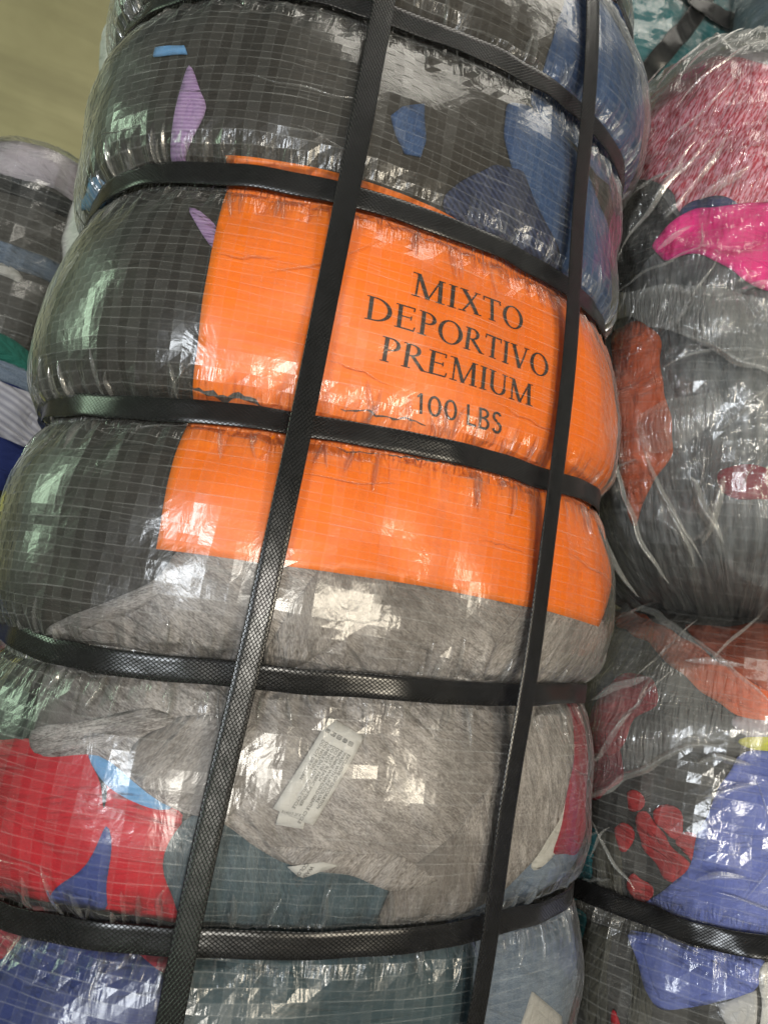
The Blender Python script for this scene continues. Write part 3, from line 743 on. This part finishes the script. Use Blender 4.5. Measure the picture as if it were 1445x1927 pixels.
tag2 = cloth([(527, 1523), (576, 1533), (570, 1560), (518, 1551)], 'label', 'small white size tab below the care label', d=.0030, sharp=True, wob=0, skirt=.0003, name='care_label')
a_, b_ = corners([(529, 1529), (574, 1538)]); e_ = unit(b_-a_)
printed('F14017-2FX', a_, e_, np.array([-e_[1], e_[0]]), np.linalg.norm(b_-a_)*.16, tag2, .0034)
tag3 = cloth([(540, 1630), (572, 1626), (606, 1621), (636, 1628), (604, 1638), (570, 1651), (558, 1646)], 'label', 'corner of a white label under the knit top', d=.0032, sharp=True, wob=0, skirt=.0003, name='care_label', step=.003)
a_, b_ = corners([(585, 1627), (567, 1648)]); e_ = unit(b_-a_)
for i, s_ in enumerate(('WASH CO', 'COLORS')):
    printed(s_, a_-np.array([-e_[1], e_[0]])*.0028*i, e_, np.array([-e_[1], e_[0]]), .0024, tag3, .0036)

# the wrap and the straps of the front bale
weave(main, M_FILM, bale_o, label='clear film woven from flat plastic tapes')
pleats(main, M_PLEAT, bale_o, -.26, .24)
stray_creases(main, M_PLEAT, bale_o, (-.24, .20, -.36, .36), 30, (.02, .08), .0012, .0003, .0055, (0.0, .10), 13, 'fine stretch lines in the taut film')
for i, h in enumerate(main.straps):
    hoop(main, h, M_STRAP, bale_o, width=.0122, label='black embossed plastic strap running round the bale')
lengthwise(main, [(720, 5), (705, 60), (650, 365), (563, 790), (465, 1270), (402, 1500), (350, 1757), (318, 1920)], M_STRAP, bale_o, width=.0120, label='black embossed strap running lengthwise over the orange sheet')
lengthwise(main, [(1098, 20), (1095, 80), (1073, 225), (1042, 545), (1010, 882), (958, 1297), (921, 1550), (897, 1728), (868, 1920)], M_STRAP, bale_o, width=.0115, label='black embossed strap running lengthwise near the right edge')

# ------------------------------------------------------------------ upper bale on the right
upper = Bale(a=.2, b=.165, n=2.3, h0=-.035, h1=.495, straps=[.20], m=3.4, loc=(.388, .125, 0), lump=.004, seed=2, pinch=(.004, .005))
up_o = thing('clothing_bale', 'clear-wrapped bale with pink marl knit and hot pink cloth, right of the orange sheet', 'bale', (.388, .125, -.035), 'strapped clothing bales')
core(upper, 'garment', F['stripe'], up_o, nu=200, nv=180, label='grey striped garment filling the bale')
def ucloth(pts, key, label, d=.001, **kw): return patch(upper, 'garment', upper.poly(pts), F[key], up_o, d=d, wob=.0008, label=label, **kw)
ucloth([(1150, 330), (1215, 320), (1270, 400), (1300, 430), (1230, 470), (1180, 540), (1120, 560), (1120, 430)], 'black', 'black cloth on the left side')
ucloth([(1290, 98), (1350, 82), (1445, 95), (1500, 110), (1500, 140), (1445, 128), (1290, 125)], 'pale', 'pale hem at the top')
ucloth([(1275, 115), (1340, 105), (1445, 120), (1560, 130), (1560, 380), (1445, 378), (1330, 392), (1275, 400), (1262, 352), (1196, 330), (1192, 262), (1210, 200), (1222, 160)], 'pinkmarl', 'red and pink marl knit', d=.0016)
ucloth([(1278, 150), (1300, 128), (1332, 114), (1322, 132), (1290, 152)], 'hotpink', 'bright pink sliver', d=.0022)
ucloth([(1272, 398), (1300, 376), (1345, 368), (1400, 382), (1340, 392), (1290, 420)], 'navy', 'navy edge', d=.0022)
ucloth([(1222, 462), (1262, 418), (1310, 392), (1380, 384), (1445, 380), (1560, 380), (1560, 560), (1445, 546), (1390, 520), (1335, 482), (1290, 478), (1250, 490)], 'hotpink', 'hot pink cloth across the middle', d=.0026)
ucloth([(1150, 620), (1190, 603), (1238, 620), (1242, 700), (1262, 790), (1266, 850), (1232, 900), (1205, 960), (1190, 1000), (1165, 880), (1150, 760)], 'orange', 'orange cloth on the left side', d=.0014)
ucloth([(1345, 885), (1400, 872), (1500, 890), (1500, 945), (1400, 940), (1360, 930)], 'maroon', 'dull red stripe', d=.0014)
weave(upper, M_FILM2, up_o, cell=.0075, d=.0056, tilt=.032, label='woven clear film round the bale', umin=-.42, umax=.25)
loose_film(upper, M_LOOSE, up_o, d=.009, amp=.0032, sd=2.3, umin=-.42, umax=.25, label='crumpled outer film')

creases(upper, [[(1152, 470), (1156, 400), (1175, 300), (1215, 200), (1262, 140)], [(1262, 425), (1300, 375), (1345, 320), (1385, 270)], [(1195, 470), (1240, 400), (1290, 330), (1310, 290)],
                [(1325, 392), (1365, 362), (1410, 330)], [(1250, 488), (1275, 465), (1305, 446)], [(1190, 330), (1205, 260), (1240, 190)], [(1210, 830), (1240, 900), (1290, 985), (1330, 1040)],
                [(1165, 830), (1190, 930), (1230, 1020), (1270, 1075)], [(1262, 950), (1290, 1000), (1310, 1050)], [(1300, 900), (1335, 960), (1365, 1010)], [(1150, 950), (1175, 1040), (1215, 1100)],
                [(1330, 1010), (1352, 950), (1372, 900)], [(1150, 560), (1148, 520), (1155, 470)], [(1370, 560), (1410, 545), (1445, 535)], [(1290, 640), (1330, 665), (1400, 705), (1445, 720)]],
        M_CREASE, up_o, .0155, label='long crease pulled in the outer film')
patch(upper, 'film_flap', upper.poly([(1125, 585), (1200, 560), (1290, 548), (1380, 560), (1445, 575), (1530, 600), (1530, 760), (1445, 735), (1370, 690), (1290, 640), (1215, 605), (1150, 620)]), M_FLAP, up_o, d=.0165, skirt=0, fold=.002, label='hazy band of loose film across the bale', step=.005)
patch(upper, 'film_flap', upper.poly([(1205, 790), (1290, 755), (1360, 745), (1350, 800), (1260, 850), (1225, 850)]), M_FLAP, up_o, d=.0175, skirt=0, fold=.002, label='small hazy flap of film', step=.005)

stray_creases(upper, M_CREASE, up_o, (-.30, -.02, .0, .46), 44, (.02, .09), .0030, .0020, .0125, (1.0, .45), 11, 'pale wrinkles in the loose film')

# ------------------------------------------------------------------ lower bale on the right
lower = Bale(a=.2, b=.17, n=2.4, h0=-.47, h1=-.005, straps=[-.232], m=4.5, loc=(.405, .13, 0), lump=.004, seed=5, pinch=(.006, .008))
lo_o = thing('clothing_bale', 'clear-wrapped bale with periwinkle and coral floral cloth under the pink bale', 'bale', (.405, .13, -.47), 'strapped clothing bales')
core(lower, 'garment', F['charcoal2'], lo_o, nu=200, nv=180, label='dark grey garment filling the bale')
def lcloth(pts, key, label, d=.001, **kw): return patch(lower, 'garment', lower.poly(pts), F[key], lo_o, d=d, wob=.0008, label=label, **kw)
lcloth([(1150, 1150), (1210, 1150), (1300, 1205), (1370, 1255), (1445, 1300), (1520, 1340), (1520, 1372), (1445, 1358), (1372, 1342), (1290, 1270), (1215, 1205)], 'orange', 'orange cloth across the top', d=.0014)
lcloth([(1285, 1172), (1350, 1178), (1445, 1165), (1540, 1180), (1540, 1345), (1445, 1302), (1370, 1256)], 'rust', 'rust orange cloth at the top corner', d=.0012)
lcloth([(1372, 1342), (1445, 1356), (1520, 1370), (1520, 1420), (1445, 1396), (1385, 1376)], 'pale', 'pale mauve strip')
lcloth([(1372, 1398), (1392, 1386), (1445, 1388), (1520, 1400), (1520, 1420), (1445, 1414), (1395, 1406)], 'yellow', 'yellow green sliver', d=.0030)
lcloth([(1098, 1385), (1120, 1320), (1150, 1280), (1188, 1260), (1234, 1278), (1242, 1318), (1190, 1352), (1172, 1400), (1150, 1430), (1105, 1420)], 'red', 'red cloth on the left side', d=.0014)
lcloth([(1100, 1430), (1165, 1405), (1170, 1470), (1120, 1510), (1098, 1500)], 'maroon', 'dark red cloth on the left side', d=.0012)
lcloth([(1398, 1412), (1445, 1414), (1530, 1425), (1530, 1800), (1445, 1772), (1340, 1752), (1262, 1733), (1192, 1712), (1240, 1680), (1292, 1648), (1310, 1590), (1328, 1530), (1362, 1470)], 'peri', 'periwinkle blue cloth', d=.0016)
for pts in ([(1222, 1530), (1236, 1516), (1258, 1514), (1276, 1524), (1288, 1546), (1286, 1570), (1270, 1584), (1256, 1578), (1248, 1562), (1232, 1550)],
            [(1196, 1530), (1212, 1526), (1226, 1540), (1240, 1564), (1262, 1592), (1286, 1612), (1302, 1636), (1298, 1652), (1272, 1664), (1250, 1662), (1240, 1640), (1228, 1616), (1206, 1596), (1198, 1570)],
            [(1276, 1572), (1298, 1564), (1314, 1576), (1314, 1602), (1306, 1624), (1290, 1612), (1272, 1594)], [(1158, 1552), (1172, 1546), (1188, 1558), (1190, 1580), (1180, 1604), (1164, 1602), (1156, 1578)],
            [(1174, 1492), (1190, 1484), (1208, 1492), (1214, 1512), (1202, 1528), (1182, 1524)], [(1178, 1652), (1192, 1642), (1204, 1656), (1226, 1672), (1230, 1688), (1208, 1702), (1190, 1696), (1180, 1676)]):
    lcloth(pts, 'coral', 'coral flower petals printed on dark cloth', d=.0013, step=.0025, soft=1)
lcloth([(1085, 1560), (1120, 1555), (1122, 1600), (1108, 1660), (1075, 1700), (1066, 1640)], 'teal', 'teal cloth in the gap between the bales')
lcloth([(1068, 1700), (1100, 1720), (1085, 1800), (1078, 1760)], 'teal', 'teal cloth below the strap')
lcloth([(1124, 1565), (1165, 1570), (1172, 1700), (1110, 1668)], 'olive', 'olive drab fold')
lcloth([(1100, 1735), (1150, 1745), (1140, 1850), (1145, 1980), (1095, 1980)], 'olive', 'olive drab fold below the strap')
lcloth([(1190, 1750), (1230, 1860), (1215, 1980), (1180, 1980)], 'olive', 'second olive fold below the strap')
lcloth([(1178, 1748), (1260, 1766), (1340, 1788), (1445, 1806), (1428, 1860), (1345, 1890), (1232, 1906), (1200, 1820)], 'peri', 'periwinkle cloth below the strap', d=.0016)
lcloth([(1348, 1892), (1424, 1868), (1425, 1930), (1385, 1975), (1366, 1930)], 'label', 'white label below the strap', d=.002, sharp=True)
lcloth([(1430, 1808), (1530, 1830), (1530, 1990), (1428, 1985)], 'offwhite', 'white cloth at the corner', d=.0018)
lcloth([(1146, 1990), (1146, 1905), (1155, 1888), (1166, 1915), (1172, 1990)], 'red', 'coral red sliver', d=.002)
weave(lower, M_FILM2, lo_o, cell=.0070, d=.0056, tilt=.036, label='woven clear film round the bale', umin=-.42, umax=.25)
hoop(lower, -.232, M_STRAP, lo_o, width=.0140, d=.007, label='black strap round the lower right bale')
patch(lower, 'film_flap', lower.poly([(1100, 1180), (1180, 1150), (1300, 1210), (1445, 1320), (1445, 1400), (1380, 1405), (1300, 1398), (1240, 1430), (1160, 1490), (1105, 1508), (1096, 1400)]), M_FLAP, lo_o, d=.011, skirt=0, fold=.004, label='loose torn film flap', step=.005)

creases(lower, [[(1145, 1160), (1190, 1148), (1240, 1175), (1320, 1230), (1400, 1290), (1450, 1335)], [(1100, 1505), (1160, 1488), (1225, 1440), (1290, 1402), (1360, 1396)], [(1290, 1262), (1340, 1258), (1400, 1268)],
                [(1310, 1440), (1345, 1420), (1400, 1432)], [(1130, 1330), (1180, 1300), (1240, 1290)], [(1120, 1440), (1160, 1400), (1200, 1350)], [(1320, 1500), (1370, 1480), (1420, 1470)], [(1310, 1645), (1340, 1635), (1390, 1640)]],
        M_CREASE, lo_o, .012, w=.0045, h=.003, label='crease pulled in the film')
stray_creases(lower, M_CREASE, lo_o, (-.30, -.02, -.42, -.04), 34, (.02, .06), .0028, .0018, .0068, (.5, .7), 12, 'pale wrinkles in the film')
# ------------------------------------------------------------------ things behind
def simple(nm, label, key, loc, a, b, h0, h1, straps, n=2.5, m=4.0, yaw=0.0, tilt=(0, 0), seed=1, film=True, patches=(), bands=(), wcell=.009):
    B = Bale(a=a, b=b, n=n, h0=h0, h1=h1, straps=straps, m=m, loc=loc, yaw=yaw, tilt=tilt, lump=.004, seed=seed, pinch=(.005, .007))
    o = thing(nm, label, 'bale', tuple(B.P(np.array([0.]), np.array([h0]))[0]*0+np.array(loc)+np.array((0, 0, h0))), 'strapped clothing bales')
    core(B, 'garment', F[key], o, nu=140, nv=120)
    for k, v0, v1, lb, ua, ub in bands: patch(B, 'garment', np.array([(ua, v0), (0, v0+.004), (ub, v0), (ub, v1), (0, v1+.004), (ua, v1)]), F[k], o, d=.0015, wob=.0012, label=lb, step=.008)
    for pts, k, lb in patches: patch(B, 'garment', B.poly(pts), F[k], o, d=.0015, wob=.001, label=lb, step=.008)
    if film: weave(B, M_FILM2, o, cell=wcell, d=.006, tilt=.05, label='woven clear film')
    for h in straps: hoop(B, h, M_STRAP, o, width=.016, d=.008, label='black strap round the bale', n=160)
    return B, o
# teal bale high behind, with crossing straps
tealb, tealo = simple('clothing_bale', 'teal bale with crossing black straps behind the blue denim, top right', 'teal', (.56, .62, 0), .22, .16, .70, 1.20, [], seed=3)
across(tealb, [(1345, -40), (1300, 35), (1255, 90), (1212, 140), (1180, 180)], M_STRAP, tealo, .030, label='black strap running down to the left')
across(tealb, [(1260, -30), (1310, 15), (1360, 40), (1420, 60)], M_STRAP, tealo, .026, d=.0092, label='black strap crossing over it')
greyb, greyo = simple('clothing_bale', 'grey wrapped bale at the top right corner', 'bluegrey', (.80, .40, 0), .17, .14, .66, 1.1, [], seed=4)
# left side
lb, lbo = simple('clothing_bale', 'dark grey and blue bale standing behind, at the left edge', 'charcoal2', (-.272, .60, 0), .088, .09, .10, .405, [], n=2.1, m=9.0, seed=7, wcell=.012,
    bands=[('pale', .338, .385, 'pale mauve cloth at the top', -.2, .2), ('black', .318, .338, 'dark band', -.2, .2), ('bluegrey', .238, .262, 'blue grey cloth', -.09, .2), ('offwhite', .226, .240, 'white print', -.05, .02),
           ('red', .176, .181, 'red mark', -.045, -.02), ('black', .10, .15, 'black cloth at the foot', -.2, .2)])
lb2, lbo2 = simple('clothing_bale', 'bale with green, grey ribbed and navy cloth low at the left edge', 'navy', (-.30, .54, 0), .11, .11, -.24, .17, [], m=6.0, seed=8, film=False,
    bands=[('green', .122, .165, 'green cloth', -.2, .2), ('bluegrey', .102, .122, 'blue cloth', -.2, .2), ('wrib', .048, .102, 'pale grey ribbed cloth', -.2, .2), ('yellow', -.09, .004, 'yellow cloth', -.2, -.012), ('black', -.09, -.002, 'black cloth', -.010, .2)])
whiteb, whiteo = simple('clothing_bale', 'white wrapped bale hidden behind the top left of the big bale', 'offwhite', (-.108, .55, 0), .13, .12, .15, .75, [.45], seed=9, film=False)

# wall and floor
def plane(name, co, mat):
    o = mesh_obj(name, co, np.array([(0, 1, 2, 3)]), mat, None, uv=np.array([(0, 0), (1, 0), (1, 1), (0, 1)]), smooth=False); o['kind'] = 'structure'; return o
def wall_mat():
    t = NT('olive painted wall'); g = t.n('ShaderNodeNewGeometry').outputs[0]
    n = t.noise(g, 3.0, 4, .6); k = t.noise(t.mapping(g, (1.2, 6, 7)), 1.0, 4, .6)
    c = t.mix(t.ramp(n, .3, .7), c3(156, 150, 112), c3(178, 171, 132)); c = t.mix(t.math('MULTIPLY', t.ramp(k, .45, .8), .8), c, c3(136, 130, 98))
    return t.done(t.n('ShaderNodeBsdfPrincipled', {'Base Color': c, 'Roughness': .8, 'Normal': t.bump(n, .2, .02)}))
def floor_mat():
    t = NT('concrete floor'); g = t.n('ShaderNodeNewGeometry').outputs[0]
    n = t.noise(g, 5.0, 5, .6)
    return t.done(t.n('ShaderNodeBsdfPrincipled', {'Base Color': t.mix(n, (.10, .095, .085), (.22, .21, .19)), 'Roughness': .7}))
plane('wall', [(-3, 2.2, -.47), (4, 2.2, -.47), (4, 2.2, 3.2), (-3, 2.2, 3.2)], wall_mat())
wo = bpy.data.objects['wall']
for z0, dz in ((.62, .006), (1.02, .008), (.80, .004)):
    mesh_obj('joint', [(-3, 2.196, z0), (4, 2.196, z0+.02), (4, 2.196, z0+.02+dz), (-3, 2.196, z0+dz)], np.array([(0, 1, 2, 3)]), F['olive'], wo, uv=np.array([(0, 0), (7, 0), (7, .01), (0, .01)]), smooth=False)
plane('floor', [(-3, -3, -.474), (4, -3, -.474), (4, 2.2, -.474), (-3, 2.2, -.474)], floor_mat())
